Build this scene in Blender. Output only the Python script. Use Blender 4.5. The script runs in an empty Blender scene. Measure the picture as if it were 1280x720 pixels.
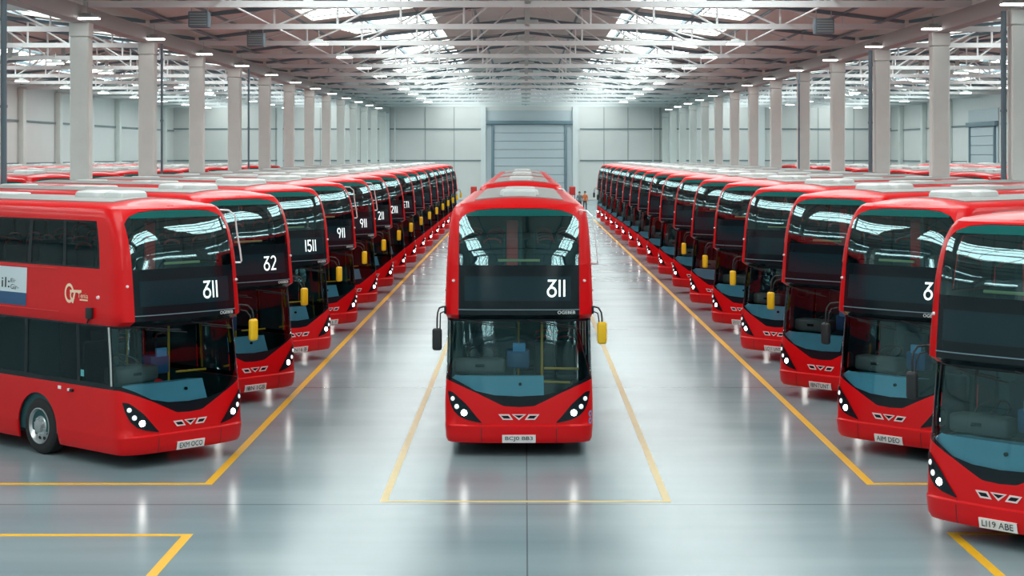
import bpy, bmesh, math, random
from mathutils import Vector, Matrix
random.seed(7)
sc = bpy.context.scene
COL = sc.collection
R = math.radians

# ------------------------------------------------------------------ materials
def new_mat(name):
    m = bpy.data.materials.new(name); m.use_nodes = True
    return m, m.node_tree.nodes, m.node_tree.links

def pmat(name, col, rough=0.5, metal=0.0, coat=0.0, emit=None, estr=0.0, bump=0.0, bscale=30.0, var=0.0, vscale=3.0, spec=0.5):
    m, N, L = new_mat(name)
    b = N['Principled BSDF']
    b.inputs['Base Color'].default_value = (*col, 1)
    b.inputs['Roughness'].default_value = rough
    b.inputs['Metallic'].default_value = metal
    b.inputs['Specular IOR Level'].default_value = spec
    b.inputs['Coat Weight'].default_value = coat
    b.inputs['Coat Roughness'].default_value = 0.06
    if emit:
        b.inputs['Emission Color'].default_value = (*emit, 1)
        b.inputs['Emission Strength'].default_value = estr
    tc = N.new('ShaderNodeTexCoord')
    if var > 0:
        n = N.new('ShaderNodeTexNoise'); n.inputs['Scale'].default_value = vscale; n.inputs['Detail'].default_value = 4
        L.new(tc.outputs['Object'], n.inputs['Vector'])
        mx = N.new('ShaderNodeMix'); mx.data_type = 'RGBA'
        mx.inputs['A'].default_value = (*[c * (1 - var) for c in col], 1)
        mx.inputs['B'].default_value = (*[min(1, c * (1 + var)) for c in col], 1)
        L.new(n.outputs['Fac'], mx.inputs['Factor']); L.new(mx.outputs['Result'], b.inputs['Base Color'])
    if bump > 0:
        n2 = N.new('ShaderNodeTexNoise'); n2.inputs['Scale'].default_value = bscale
        L.new(tc.outputs['Object'], n2.inputs['Vector'])
        bp = N.new('ShaderNodeBump'); bp.inputs['Strength'].default_value = bump; bp.inputs['Distance'].default_value = 0.01
        L.new(n2.outputs['Fac'], bp.inputs['Height']); L.new(bp.outputs['Normal'], b.inputs['Normal'])
    return m

def glass_mat(name, tint, f0=0.06, gloss=(0.9, 1, 1)):
    m, N, L = new_mat(name)
    N.remove(N['Principled BSDF'])
    out = N['Material Output']
    t = N.new('ShaderNodeBsdfTransparent'); t.inputs['Color'].default_value = (*tint, 1)
    g = N.new('ShaderNodeBsdfGlossy'); g.inputs['Color'].default_value = (*gloss, 1); g.inputs['Roughness'].default_value = 0.015
    fr = N.new('ShaderNodeFresnel'); fr.inputs['IOR'].default_value = 1.62
    ad = N.new('ShaderNodeMath'); ad.operation = 'ADD'; ad.inputs[1].default_value = f0; ad.use_clamp = True
    tc = N.new('ShaderNodeTexCoord'); n = N.new('ShaderNodeTexNoise'); n.inputs['Scale'].default_value = 1.4
    bp = N.new('ShaderNodeBump'); bp.inputs['Strength'].default_value = 0.05; bp.inputs['Distance'].default_value = 0.05
    L.new(tc.outputs['Object'], n.inputs['Vector']); L.new(n.outputs['Fac'], bp.inputs['Height']); L.new(bp.outputs['Normal'], g.inputs['Normal'])
    L.new(fr.outputs['Fac'], ad.inputs[0])
    mx = N.new('ShaderNodeMixShader')
    L.new(ad.outputs[0], mx.inputs[0]); L.new(t.outputs[0], mx.inputs[1]); L.new(g.outputs[0], mx.inputs[2])
    L.new(mx.outputs[0], out.inputs['Surface'])
    return m

M = {}
M['red'] = pmat('bus_red', (0.66, 0.0025, 0.005), 0.36, coat=0.16, spec=0.25)
M['roof'] = pmat('roof_grey', (0.31, 0.31, 0.30), 0.6, var=0.12, vscale=2.0)
M['hatch'] = pmat('hatch_white', (0.62, 0.64, 0.63), 0.45, var=0.05)
M['black'] = pmat('gloss_black', (0.005, 0.011, 0.015), 0.14, spec=0.28)
M['mblack'] = pmat('matt_black', (0.012, 0.013, 0.015), 0.6)
M['display'] = pmat('display_glass', (0.006, 0.024, 0.032), 0.15, spec=0.35)
M['led'] = pmat('route_white', (0.85, 0.95, 0.95), 0.5, emit=(0.85, 1, 1), estr=0.75)
M['white'] = pmat('plain_white', (0.85, 0.87, 0.86), 0.5)
M['plate'] = pmat('plate_white', (0.88, 0.84, 0.82), 0.4)
M['emblem'] = pmat('emblem_pale', (0.85, 0.62, 0.62), 0.35)
M['screen'] = glass_mat('windscreen_glass', (0.74, 0.91, 0.94), 0.015, (0.6, 0.95, 1))
M['uscreen'] = glass_mat('upper_windscreen_glass', (0.58, 0.82, 0.82), 0.10, (0.66, 0.97, 1))
M['sideglass'] = glass_mat('side_glass', (0.34, 0.46, 0.49), -0.03, (0.5, 0.62, 0.65))
M['sun'] = pmat('sunstrip_green', (0.003, 0.095, 0.088), 0.25)
M['lens'] = pmat('lamp_lens', (0.9, 0.9, 0.9), 0.1, emit=(1, 0.98, 0.93), estr=28.0)
M['lens2'] = pmat('lamp_lens_soft', (0.75, 0.8, 0.8), 0.08, emit=(0.9, 0.97, 1), estr=0.5)
M['tyre'] = pmat('tyre_rubber', (0.014, 0.014, 0.015), 0.75, bump=0.3)
M['rim'] = pmat('rim_metal', (0.55, 0.57, 0.58), 0.32, metal=0.85)
M['yellow'] = pmat('mirror_yellow', (0.86, 0.50, 0.01), 0.4)
M['pole'] = pmat('pole_yellow', (0.75, 0.42, 0.02), 0.4)
M['railpale'] = pmat('rail_pale_yellow', (0.95, 0.90, 0.42), 0.4)
M['dashblue'] = pmat('dash_blue', (0.19, 0.55, 0.72), 0.5, var=0.08)
M['dashdark'] = pmat('dash_dark', (0.10, 0.105, 0.10), 0.6)
M['inter'] = pmat('interior_dark', (0.02, 0.085, 0.095), 0.7)
M['seat'] = pmat('seat_moquette', (0.035, 0.06, 0.085), 0.85, var=0.3, vscale=25)
M['seatred'] = pmat('seat_red_handle', (0.80, 0.03, 0.03), 0.4)
M['blue'] = pmat('panel_blue', (0.10, 0.36, 0.62), 0.5)
M['steel'] = pmat('steel_rail', (0.78, 0.80, 0.80), 0.3, metal=0.3)
M['adwhite'] = pmat('advert_white', (0.66, 0.74, 0.78), 0.5)
M['adblue'] = pmat('advert_blue', (0.02, 0.085, 0.20), 0.5)
M['logo'] = pmat('logo_cream', (0.92, 0.66, 0.46), 0.5)
M['cyan'] = pmat('sticker_teal', (0.10, 0.42, 0.45), 0.5)
M['amber'] = pmat('marker_pale', (0.85, 0.75, 0.75), 0.2)

# hall
M['wall'] = pmat('wall_panel', (0.70, 0.715, 0.695), 0.6, var=0.03, vscale=0.6)
M['rail'] = pmat('wall_rail_grey', (0.19, 0.24, 0.26), 0.5)
M['ceil'] = pmat('ceiling_beige', (0.66, 0.675, 0.625), 0.8, var=0.06, vscale=0.5)
M['truss'] = pmat('truss_white', (0.72, 0.76, 0.76), 0.5)
M['steelblue'] = pmat('steel_bluegrey', (0.16, 0.24, 0.28), 0.5)
M['gutter'] = pmat('beam_grey', (0.42, 0.46, 0.45), 0.6)
M['conc'] = pmat('column_concrete', (0.69, 0.73, 0.695), 0.75, var=0.10, vscale=1.3, bump=0.1)
M['pipe'] = pmat('pipe_blue_grey', (0.13, 0.19, 0.23), 0.5)
M['shutter'] = pmat('shutter_grey', (0.50, 0.57, 0.60), 0.5)
M['line'] = pmat('line_yellow', (0.80, 0.42, 0.008), 0.45, var=0.06, vscale=8)
M['linepale'] = pmat('line_worn_yellow', (0.62, 0.47, 0.20), 0.4, var=0.10, vscale=5)
M['sky'] = pmat('skylight_pane', (0.8, 0.85, 0.85), 0.6, emit=(0.93, 1.0, 0.985), estr=5.8)
M['ledlamp'] = pmat('led_panel', (0.9, 0.9, 0.9), 0.5, emit=(1, 1, 0.98), estr=10.0)
M['firered'] = pmat('fire_red', (0.55, 0.02, 0.015), 0.45)
M['skin'] = pmat('skin', (0.50, 0.30, 0.22), 0.6)
M['hair'] = pmat('hair', (0.02, 0.016, 0.014), 0.7)
M['jgrey'] = pmat('jacket_grey', (0.14, 0.17, 0.18), 0.8)
M['jorange'] = pmat('jacket_orange', (0.62, 0.15, 0.04), 0.8)
M['trouser'] = pmat('trousers_dark', (0.03, 0.035, 0.04), 0.8)

def floor_mat():
    m, N, L = new_mat('polished_floor')
    b = N['Principled BSDF']
    tc = N.new('ShaderNodeTexCoord')
    mp = N.new('ShaderNodeMapping'); mp.inputs['Scale'].default_value = (0.10, 0.7, 1)
    L.new(tc.outputs['Object'], mp.inputs['Vector'])
    n = N.new('ShaderNodeTexNoise'); n.inputs['Scale'].default_value = 1.0; n.inputs['Detail'].default_value = 6
    L.new(mp.outputs['Vector'], n.inputs['Vector'])
    cr = N.new('ShaderNodeValToRGB')
    cr.color_ramp.elements[0].position = 0.3; cr.color_ramp.elements[0].color = (0.185, 0.25, 0.275, 1)
    cr.color_ramp.elements[1].position = 0.7; cr.color_ramp.elements[1].color = (0.25, 0.315, 0.335, 1)
    L.new(n.outputs['Fac'], cr.inputs['Fac'])
    # joints
    sp = N.new('ShaderNodeSeparateXYZ'); L.new(tc.outputs['Object'], sp.inputs[0])
    def joint(out, off, period, w):
        a = N.new('ShaderNodeMath'); a.operation = 'ADD'; a.inputs[1].default_value = off + period * 50
        L.new(out, a.inputs[0])
        mo = N.new('ShaderNodeMath'); mo.operation = 'MODULO'; mo.inputs[1].default_value = period
        L.new(a.outputs[0], mo.inputs[0])
        lt = N.new('ShaderNodeMath'); lt.operation = 'LESS_THAN'; lt.inputs[1].default_value = w
        L.new(mo.outputs[0], lt.inputs[0]); return lt.outputs[0]
    jx = joint(sp.outputs['X'], -0.02, 10.4, 0.022)
    jy = joint(sp.outputs['Y'], -25.95, 13.0, 0.05)
    mxj = N.new('ShaderNodeMath'); mxj.operation = 'MAXIMUM'; L.new(jx, mxj.inputs[0]); L.new(jy, mxj.inputs[1])
    fj = N.new('ShaderNodeMath'); fj.operation = 'MULTIPLY'; fj.inputs[1].default_value = 0.6; L.new(mxj.outputs[0], fj.inputs[0])
    mx = N.new('ShaderNodeMix'); mx.data_type = 'RGBA'; mx.inputs['B'].default_value = (0.04, 0.05, 0.055, 1)
    L.new(fj.outputs[0], mx.inputs['Factor']); L.new(cr.outputs['Color'], mx.inputs['A'])
    L.new(mx.outputs['Result'], b.inputs['Base Color'])
    rr = N.new('ShaderNodeMapRange'); rr.inputs['To Min'].default_value = 0.16; rr.inputs['To Max'].default_value = 0.27
    L.new(n.outputs['Fac'], rr.inputs['Value']); L.new(rr.outputs['Result'], b.inputs['Roughness'])
    b.inputs['Specular IOR Level'].default_value = 0.13
    mp2 = N.new('ShaderNodeMapping'); mp2.inputs['Scale'].default_value = (0.5, 2.2, 1)
    L.new(tc.outputs['Object'], mp2.inputs['Vector'])
    n2 = N.new('ShaderNodeTexNoise'); n2.inputs['Scale'].default_value = 1.2; n2.inputs['Detail'].default_value = 3
    L.new(mp2.outputs['Vector'], n2.inputs['Vector'])
    bp = N.new('ShaderNodeBump'); bp.inputs['Strength'].default_value = 0.05; bp.inputs['Distance'].default_value = 0.01
    L.new(n2.outputs['Fac'], bp.inputs['Height']); L.new(bp.outputs['Normal'], b.inputs['Normal'])
    return m
M['floor'] = floor_mat()

# ------------------------------------------------------------------ mesh helpers
def to_mesh(name, bm, mats, smooth=35):
    me = bpy.data.meshes.new(name)
    bm.to_mesh(me); bm.free()
    for k in (mats if isinstance(mats, (list, tuple)) else [mats]):
        me.materials.append(M[k])
    if smooth:
        me.shade_smooth(); me.set_sharp_from_angle(angle=R(smooth))
    return me

def obj(name, me, parent=None, loc=None, rotz=None):
    o = bpy.data.objects.new(name, me); COL.objects.link(o)
    if parent: o.parent = parent
    if loc is not None: o.location = loc
    if rotz is not None: o.rotation_euler = (0, 0, rotz)
    return o

def empty(name, loc, rotz=0.0):
    o = bpy.data.objects.new(name, None); COL.objects.link(o)
    o.location = loc; o.rotation_euler = (0, 0, rotz); o.empty_display_size = 0.2
    return o

def tag(o, label=None, cat=None, group=None, kind=None):
    if label: o['label'] = label
    if cat: o['category'] = cat
    if group: o['group'] = group
    if kind: o['kind'] = kind
    return o

def add_box(bm, c, s, mi=0, bev=0.0, rot=None, seg=2):
    r = bmesh.ops.create_cube(bm, size=1.0)
    vs = r['verts']
    for v in vs:
        v.co = Vector((v.co.x * s[0], v.co.y * s[1], v.co.z * s[2]))
    fs = set(f for v in vs for f in v.link_faces)
    if bev > 0:
        es = list(set(e for v in vs for e in v.link_edges))
        rb = bmesh.ops.bevel(bm, geom=es, offset=bev, segments=seg, profile=0.5, affect='EDGES')
        vs = set(v for v in vs if v.is_valid) | set(v for v in rb['verts'] if v.is_valid)
        vs = list(vs | set(v for f in rb['faces'] for v in f.verts))
        fs = set(f for v in vs for f in v.link_faces)
    for v in vs:
        p = v.co.copy()
        if rot is not None: p = rot @ p
        v.co = p + Vector(c)
    for f in fs:
        if f.is_valid: f.material_index = mi
    return fs

def add_tube(bm, pts, r, n=8, mi=0, closed=False):
    pts = [Vector(p) for p in pts]; rings = []
    up0 = None
    for i, p in enumerate(pts):
        a = pts[i - 1] if (i > 0 or closed) else p
        b = pts[(i + 1) % len(pts)] if (i < len(pts) - 1 or closed) else p
        t = (b - a).normalized()
        if up0 is None:
            up0 = Vector((0, 0, 1)) if abs(t.z) < 0.9 else Vector((1, 0, 0))
        x = t.cross(up0)
        if x.length < 1e-5: x = t.cross(Vector((0.3, 1, 0.2)))
        x.normalize(); y = x.cross(t); up0 = y
        rings.append([bm.verts.new(p + x * (r * math.cos(k * 2 * math.pi / n)) + y * (r * math.sin(k * 2 * math.pi / n))) for k in range(n)])
    m = len(rings)
    for i in range(m if closed else m - 1):
        A, B = rings[i], rings[(i + 1) % m]
        for k in range(n):
            f = bm.faces.new((A[k], A[(k + 1) % n], B[(k + 1) % n], B[k])); f.material_index = mi
    if not closed:
        f = bm.faces.new(rings[0][::-1]); f.material_index = mi
        f = bm.faces.new(rings[-1]); f.material_index = mi

def add_lathe_x(bm, prof, cx, cy, cz, n=32, side=1, mi=0):
    """prof: (offset along x, radius); axis is x; list runs around the section"""
    rings = []
    for (a, r) in prof:
        rings.append([bm.verts.new((cx + side * a, cy + r * math.cos(2 * math.pi * k / n), cz + r * math.sin(2 * math.pi * k / n))) for k in range(n)])
    for i in range(len(rings) - 1):
        for k in range(n):
            f = bm.faces.new((rings[i][k], rings[i][(k + 1) % n], rings[i + 1][(k + 1) % n], rings[i + 1][k])); f.material_index = mi

def grid(bm, fn, us, vs, mi=0):
    V = [[bm.verts.new(fn(u, v)) for u in us] for v in vs]
    for j in range(len(vs) - 1):
        for i in range(len(us) - 1):
            q = (V[j][i], V[j][i + 1], V[j + 1][i + 1], V[j + 1][i])
            ar = (q[1].co - q[0].co).cross(q[3].co - q[0].co).length + (q[1].co - q[2].co).cross(q[3].co - q[2].co).length
            if ar < 1e-8: continue
            f = bm.faces.new(q); f.material_index = mi

def lin(a, b, n): return [a + (b - a) * i / n for i in range(n + 1)]

def pw(tab, x):
    if x <= tab[0][0]: return tab[0][1:]
    for i in range(len(tab) - 1):
        if x <= tab[i + 1][0]:
            t = (x - tab[i][0]) / (tab[i + 1][0] - tab[i][0] + 1e-12)
            return [a + (b - a) * t for a, b in zip(tab[i][1:], tab[i + 1][1:])]
    return tab[-1][1:]
def pw1(tab, x): return pw(tab, x)[0]

# ------------------------------------------------------------------ bus skin
W, L, D, DR, NE = 1.275, 11.2, 0.44, 0.28, 3.6
def ref_outline():
    pts = []
    n = 160
    for i in range(n + 1):
        a = (i / n) * math.pi / 2
        x = W * math.sin(a) ** (2 / NE); y = D * (1 - math.cos(a) ** (2 / NE))
        pts.append((x, y))
    m = 120
    for i in range(1, m + 1): pts.append((W, D + (L - DR - D) * i / m))
    for i in range(1, 61):
        a = (i / 60) * math.pi / 2
        pts.append((W * math.cos(a) ** (2 / 3.5), L - DR + DR * math.sin(a) ** (2 / 3.5)))
    out = [(0.0, pts[0][0], pts[0][1])]
    for i in range(1, len(pts)):
        out.append((out[-1][0] + math.hypot(pts[i][0] - pts[i - 1][0], pts[i][1] - pts[i - 1][1]), *pts[i]))
    return out
REF = ref_outline()
SMAX = REF[-1][0]
import bisect
_S = [r[0] for r in REF]
def refpt(s):
    s = min(max(s, 0), SMAX)
    i = max(1, min(bisect.bisect_left(_S, s), len(REF) - 1))
    a, b = REF[i - 1], REF[i]
    t = (s - a[0]) / (b[0] - a[0] + 1e-12)
    return a[1] + (b[1] - a[1]) * t, a[2] + (b[2] - a[2]) * t
def s_x(x):
    for i in range(1, len(REF)):
        if REF[i][1] >= x - 1e-9:
            a, b = REF[i - 1], REF[i]
            return a[0] + (b[0] - a[0]) * (x - a[1]) / (b[1] - a[1] + 1e-12)
    return s_y(D)
def s_y(y):
    """arc length at distance y behind the front, on the flank"""
    i0 = 160
    return REF[i0][0] + (y - REF[i0][2])
PROF = [  # z, half width, front setback
    (0.24, 1.235, 0.040), (0.28, 1.258, 0.010), (0.50, 1.272, -0.012), (0.53, 1.275, -0.012), (0.555, 1.272, 0.012), (0.85, 1.275, 0.025),
    (1.05, 1.272, 0.045), (1.30, 1.262, 0.075), (1.80, 1.252, 0.12), (2.34, 1.245, 0.19), (2.42, 1.276, 0.05),
    (2.60, 1.274, 0.06), (3.25, 1.252, 0.12), (3.50, 1.238, 0.155), (3.70, 1.225, 0.20), (3.87, 1.212, 0.255), (4.00, 1.200, 0.315), (4.12, 1.180, 0.385),
    (4.20, 1.155, 0.445), (4.26, 1.12, 0.50), (4.30, 1.07, 0.57)]
def prof(z): return pw(PROF, z)
def fade(y): return 1.0 if y < D * 0.5 else max(0.0, 1 - (y - D * 0.5) / 2.2)
def S0(s, z):
    w, yf = prof(z)
    x, y = refpt(abs(s))
    x *= w / W
    if s < 0: x = -x
    return Vector((x, y + yf * fade(y), z))
def Sn(s, z):
    e = 0.01
    a = S0(min(s + e, SMAX), z) - S0(max(s - e, -SMAX), z); b = S0(s, z + e) - S0(s, z - e)
    return a.cross(b).normalized()
def S(s, z, off=0.0):
    p = S0(s, z)
    return p + Sn(s, z) * off if off else p
def sxz(x, z):
    w, _ = prof(z)
    s = s_x(min(abs(x) * W / w, W))
    return s if x >= 0 else -s
def on_front(x, z, off): return S(sxz(x, z), z, off)

S_C = s_y(D - 0.10) if False else s_x(W * 0.995)      # end of the wrap-round windscreen
S_C = REF[150][0]
Y_C = REF[150][2]
ZA_T = [(0.0, 0.855), (0.26, 0.87), (0.72, 1.09), (1.02, 1.215), (1.24, 1.30), (9, 1.30)]
ZG_T = [(0.0, 1.035), (0.42, 1.055), (0.74, 1.125), (1.02, 1.27), (1.22, 1.36), (9, 1.36)]
def xs(s): return refpt(abs(s))[0] if abs(s) < S_C else 9
def zA(s): return pw1(ZA_T, xs(s))
def zG(s): return pw1(ZG_T, xs(s))
ZT_T = [(0.0, 4.235), (0.45, 4.232), (0.75, 4.205), (0.93, 4.14), (1.0, 4.08), (1.045, 4.0)]
XP = 1.035                                              # inner edge of the red pillars
YW = (2.62, L - 2.75)                                   # axles
def zb(s):
    y = refpt(abs(s))[1]
    z = 0.24
    for yw in YW:
        d = abs(y - yw)
        if abs(s) > S_C and d < 0.60: z = max(z, 0.47 + math.sqrt(0.60 ** 2 - d * d))
    return z
S_SIDE = sorted(set([round(v, 4) for v in lin(0, S_C, 30) + lin(S_C, s_y(L - DR), 96) + lin(s_y(L - DR), SMAX, 14)]
                    + [round(s_y(yw + d), 4) for yw in YW for d in (-.6, -.595, -.58, -.55, -.5, -.42, .42, .5, .55, .58, .595, .6)]))
S_ALL = [-s for s in S_SIDE[::-1]][:-1] + S_SIDE
UPW = [0.70 + 1.10 * i for i in range(9)]              # upper window edges along the flank
Z_UW = (3.27, 4.06)
LOWW = [0.46, 1.36, 3.0, 4.7, 6.4, 8.1]
Z_LW = (1.385, 2.31)

def roofz(x, y):
    w = prof(4.30)[0]
    t = min(1.0, abs(x) / w)
    yfe = prof(4.30)[1] + D * (1 - (1 - t ** NE) ** (1 / NE))
    d = max(0.0, y - yfe); d2 = max(0.0, L - 0.05 - y)
    g = min(1.0, d / 0.42); g = math.sin(g * math.pi / 2)
    g2 = math.sin(min(1, d2 / 0.3) * math.pi / 2)
    return 4.30 + 0.11 * (1 - t * t) * g * g2

def build_body():
    bm = bmesh.new()
    # lower body
    grid(bm, lambda s, v: S(s, zb(s) + (max(zb(s), 0.50) - zb(s)) * v), S_ALL, lin(0, 1, 4))
    def low2(s, v):
        a = max(zb(s), 0.50); b = max(zA(s), a)
        rows = [0.50, 0.53, 0.555]
        if v < 3:
            return S(s, max(a, rows[int(v)]) if int(v) < 3 else b)
        t = (v - 3) / 5
        a2 = max(a, 0.555); return S(s, a2 + (max(b, a2) - a2) * t)
    grid(bm, low2, S_ALL, [0, 1, 2, 3, 4, 5, 6, 7, 8])
    # step out under the upper deck + upper deck flank
    for sg in (-1, 1):
        def band(z0, z1, sa, sb, ns, nv):
            fu = (lambda u, v: S(sg * (sa(z0 + (z1 - z0) * v) + (sb - sa(z0 + (z1 - z0) * v)) * u), z0 + (z1 - z0) * v))
            us = lin(0, 1, ns) if sg > 0 else lin(1, 0, ns)
            grid(bm, fu, us, lin(0, 1, nv))
        inner = lambda z: sxz(XP, z)
        uu = 90
        band(2.34, 2.42, inner, SMAX, uu, 1)
        band(2.42, Z_UW[0], inner, SMAX, uu, 6)
        band(Z_UW[0], 3.99, inner, s_y(UPW[0]), 16, 6)
        band(Z_UW[0], Z_UW[1], lambda z: s_y(UPW[-1]), SMAX, 16, 5)
        band(3.99, Z_UW[1], inner, s_y(UPW[0]), 16, 1)
        band(Z_UW[1], 4.26, lambda z: sxz(1.04, 4.0) if z < 4.1 else sxz(1.04, 4.0), SMAX, uu, 6)
        # rear wall of the lower deck above the flank glass
        band(1.30, 2.34, lambda z: s_y(LOWW[-1] + 0.4), SMAX, 20, 4)
    # visor over the upper windscreen
    s1 = sxz(1.04, 4.0)
    def visor(s, v):
        x = refpt(abs(s))[0] * prof(4.0)[0] / W
        z0 = pw1(ZT_T, x)
        return S(s, z0 + (4.26 - z0) * v)
    grid(bm, visor, lin(-s1, s1, 36), lin(0, 1, 5))
    bmesh.ops.remove_doubles(bm, verts=bm.verts, dist=0.0015)
    src = to_mesh('body_skin', bm, ['red', 'inter'], 40)
    o = bpy.data.objects.new('tmp', src); COL.objects.link(o)
    md = o.modifiers.new('s', 'SOLIDIFY'); md.thickness = 0.025; md.offset = -1; md.material_offset = 1; md.material_offset_rim = 0
    me = bpy.data.meshes.new_from_object(o.evaluated_get(bpy.context.evaluated_depsgraph_get()))
    bpy.data.objects.remove(o); bpy.data.meshes.remove(src)
    # roof
    bm = bmesh.new()
    grid(bm, S, S_ALL, [4.26, 4.28, 4.30])
    half = [s for s in S_SIDE]
    def roof(v, s):
        e = S0(s, 4.30); x = e.x * v
        return Vector((x, e.y, roofz(x, e.y)))
    grid(bm, roof, lin(-1, 1, 16), half)
    bmesh.ops.remove_doubles(bm, verts=bm.verts, dist=0.00002)
    bm.from_mesh(me); bpy.data.meshes.remove(me)
    return to_mesh('body', bm, ['red', 'inter'], 40)

def patch(name, mat, sa, sb, za, zb_, ns, nv, off):
    bm = bmesh.new()
    grid(bm, lambda s, v: S(s, za(s) + (zb_(s) - za(s)) * v, off), lin(sa, sb, ns), lin(0, 1, nv))
    return to_mesh(name, bm, mat)

def build_surround():
    """black fill: apron, header, window pillars and seals"""
    bm = bmesh.new(); o = -0.004
    for sg in (-1, 1):
        def b(sa, sb, z0, z1, ns=4, nv=1, off=o):
            u = lin(sa, sb, ns) if sg > 0 else lin(-sb, -sa, ns)
            grid(bm, lambda s, v: S(s, z0 + (z1 - z0) * v, off), u, lin(0, 1, nv))
        b(S_C, SMAX, 1.30, Z_LW[0], 60); b(S_C, s_y(8.6), Z_LW[1], 2.345, 60)
        b(S_C, s_y(LOWW[0]), Z_LW[0], Z_LW[1], 3, 4)
        for i, y in enumerate(LOWW[1:]):
            ww = 0.05 if i < len(LOWW) - 2 else 0.45
            b(s_y(y - 0.05), s_y(y + ww), Z_LW[0], Z_LW[1], 2, 4)
        b(s_y(UPW[0]), s_y(UPW[-1]), Z_UW[0], Z_UW[0] + 0.03, 40); b(s_y(UPW[0]), s_y(UPW[-1]), Z_UW[1] - 0.03, Z_UW[1], 40)
        for i, y in enumerate(UPW):
            a, c = (0.0, 0.05) if i == 0 else ((-0.05, 0.0) if i == len(UPW) - 1 else (-0.05, 0.05))
            b(s_y(y + a), s_y(y + c), Z_UW[0] + .03, Z_UW[1] - .03, 2, 5)
    # header over the lower screen
    grid(bm, lambda u, z: S(sxz(XP * u, z), z, o), lin(-1, 1, 24), [2.335, 2.38, 2.42])
    grid(bm, lambda s, v: S(s, 2.30 + 0.04 * v, o), lin(-S_C, S_C, 30), [0, 1])
    return to_mesh('window_surround', bm, 'black')

def build_dest():
    bm = bmesh.new()
    grid(bm, lambda u, z: S(sxz(XP * u, z), z, -0.003), lin(-1, 1, 30), lin(2.42, 3.27, 8))
    return to_mesh('destination_panel', bm, 'black')

def build_display():
    bm = bmesh.new()
    f = lambda off: (lambda x, z: on_front(x, z, off))
    grid(bm, f(0.004), lin(-0.93, 0.89, 24), lin(2.66, 3.08, 3))
    return to_mesh('route_display', bm, 'display')

def build_frontstrip():
    bm = bmesh.new()
    grid(bm, lambda x, z: on_front(x, z, 0.012), lin(-XP, XP, 24), [2.505, 2.52])
    return to_mesh('trim_strip', bm, 'steelblue')

def build_upper_screen():
    bm = bmesh.new()
    def f(u, v):
        x = 1.04 * u
        z1 = pw1(ZT_T, abs(x)); z = 3.27 + (z1 - 3.27) * v
        xx = x * (XP + (1.04 - XP) * v) / 1.04
        return S(sxz(xx, z), z, -0.004)
    grid(bm, f, lin(-1, 1, 40), lin(0, 1, 14))
    return to_mesh('upper_windscreen', bm, 'uscreen', 60)

def build_sunstrip():
    bm = bmesh.new()
    def f(u, v):
        x = 0.92 * u
        z1 = min(pw1(ZT_T, abs(x)) - 0.012, 4.23); z0 = min(4.10, z1 - 0.005)
        z = z0 + (z1 - z0) * v
        return S(sxz(x, z), z, 0.002)
    grid(bm, f, lin(-1, 1, 24), lin(0, 1, 3))
    return to_mesh('sun_strip', bm, 'sun')

HL_HI = [(0.64, 0.60), (0.72, 0.685), (0.90, 0.90), (1.05, 1.03), (1.14, 1.10), (1.21, 1.11)]
HL_LO = [(0.64, 0.585), (0.88, 0.635), (1.02, 0.69), (1.12, 0.79), (1.18, 0.93), (1.21, 1.09)]
def build_headlamp(sg):
    bm = bmesh.new()
    xv = lin(0.64, 1.21, 22)
    if sg < 0: xv = [-x for x in xv[::-1]]
    def fz(off):
        return lambda x, v: S(s_x(abs(x)) * (1 if x > 0 else -1), pw1(HL_LO, abs(x)) + (pw1(HL_HI, abs(x)) - pw1(HL_LO, abs(x))) * v, off)
    grid(bm, fz(0.014), xv, lin(0, 1, 5))
    return to_mesh('headlamp', bm, 'black')
def build_lens(sg, x, z, r, mat):
    bm = bmesh.new()
    s = s_x(x) * sg
    p = S(s, z, 0.014); n = Sn(s, z)
    q = n.to_track_quat('Z', 'Y')
    rings = []
    for a in (0.0, 0.35, 0.7, 1.0, 1.3):
        rr = r * math.cos(a); h = r * 0.45 * math.sin(a)
        rings.append([bm.verts.new(p + q @ Vector((rr * math.cos(k * math.pi / 8), rr * math.sin(k * math.pi / 8), h))) for k in range(16)])
    for i in range(4):
        for k in range(16):
            bm.faces.new((rings[i][k], rings[i][(k + 1) % 16], rings[i + 1][(k + 1) % 16], rings[i + 1][k]))
    bm.faces.new(rings[-1])
    return to_mesh('lamp', bm, mat)

def poly_front(bm, pts, off, mi=0, th=0.006):
    a = [bm.verts.new(on_front(x, z, off)) for x, z in pts]
    f = bm.faces.new(a); f.material_index = mi
    b = [bm.verts.new(on_front(x, z, off - th)) for x, z in pts]
    n = len(a)
    for i in range(n):
        g = bm.faces.new((a[i], b[i], b[(i + 1) % n], a[(i + 1) % n])); g.material_index = mi
def build_emblem():
    bm = bmesh.new()
    shapes = [[(-.35, .735), (-.165, .735), (-.10, .640), (-.275, .640)], [(-.125, .735), (.125, .735), (0, .635)], [(.165, .735), (.35, .735), (.275, .640), (.10, .640)]]
    for p in shapes:
        p = p[::-1]
        poly_front(bm, p, 0.012, 0)
        cx = sum(q[0] for q in p) / len(p); cz = sum(q[1] for q in p) / len(p)
        kx, kz = 0.66, 0.50
        poly_front(bm, [(cx + (x - cx) * kx, cz + (z - cz) * kz) for x, z in p], 0.015, 1)
    return to_mesh('emblem', bm, ['emblem', 'black'], 0)
def build_plate():
    bm = bmesh.new()
    x0, x1, z0, z1 = -0.285, 0.285, 0.26, 0.385
    grid(bm, lambda x, z: on_front(x, z, 0.02), lin(x0, x1, 8), [z0, z1])
    grid(bm, lambda x, v: on_front(x, z0, 0.02 * v), lin(x0, x1, 8), [0, 1])
    grid(bm, lambda x, v: on_front(x, z1, 0.02 * (1 - v)), lin(x0, x1, 8), [0, 1])
    return to_mesh('number_plate', bm, 'plate')

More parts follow.
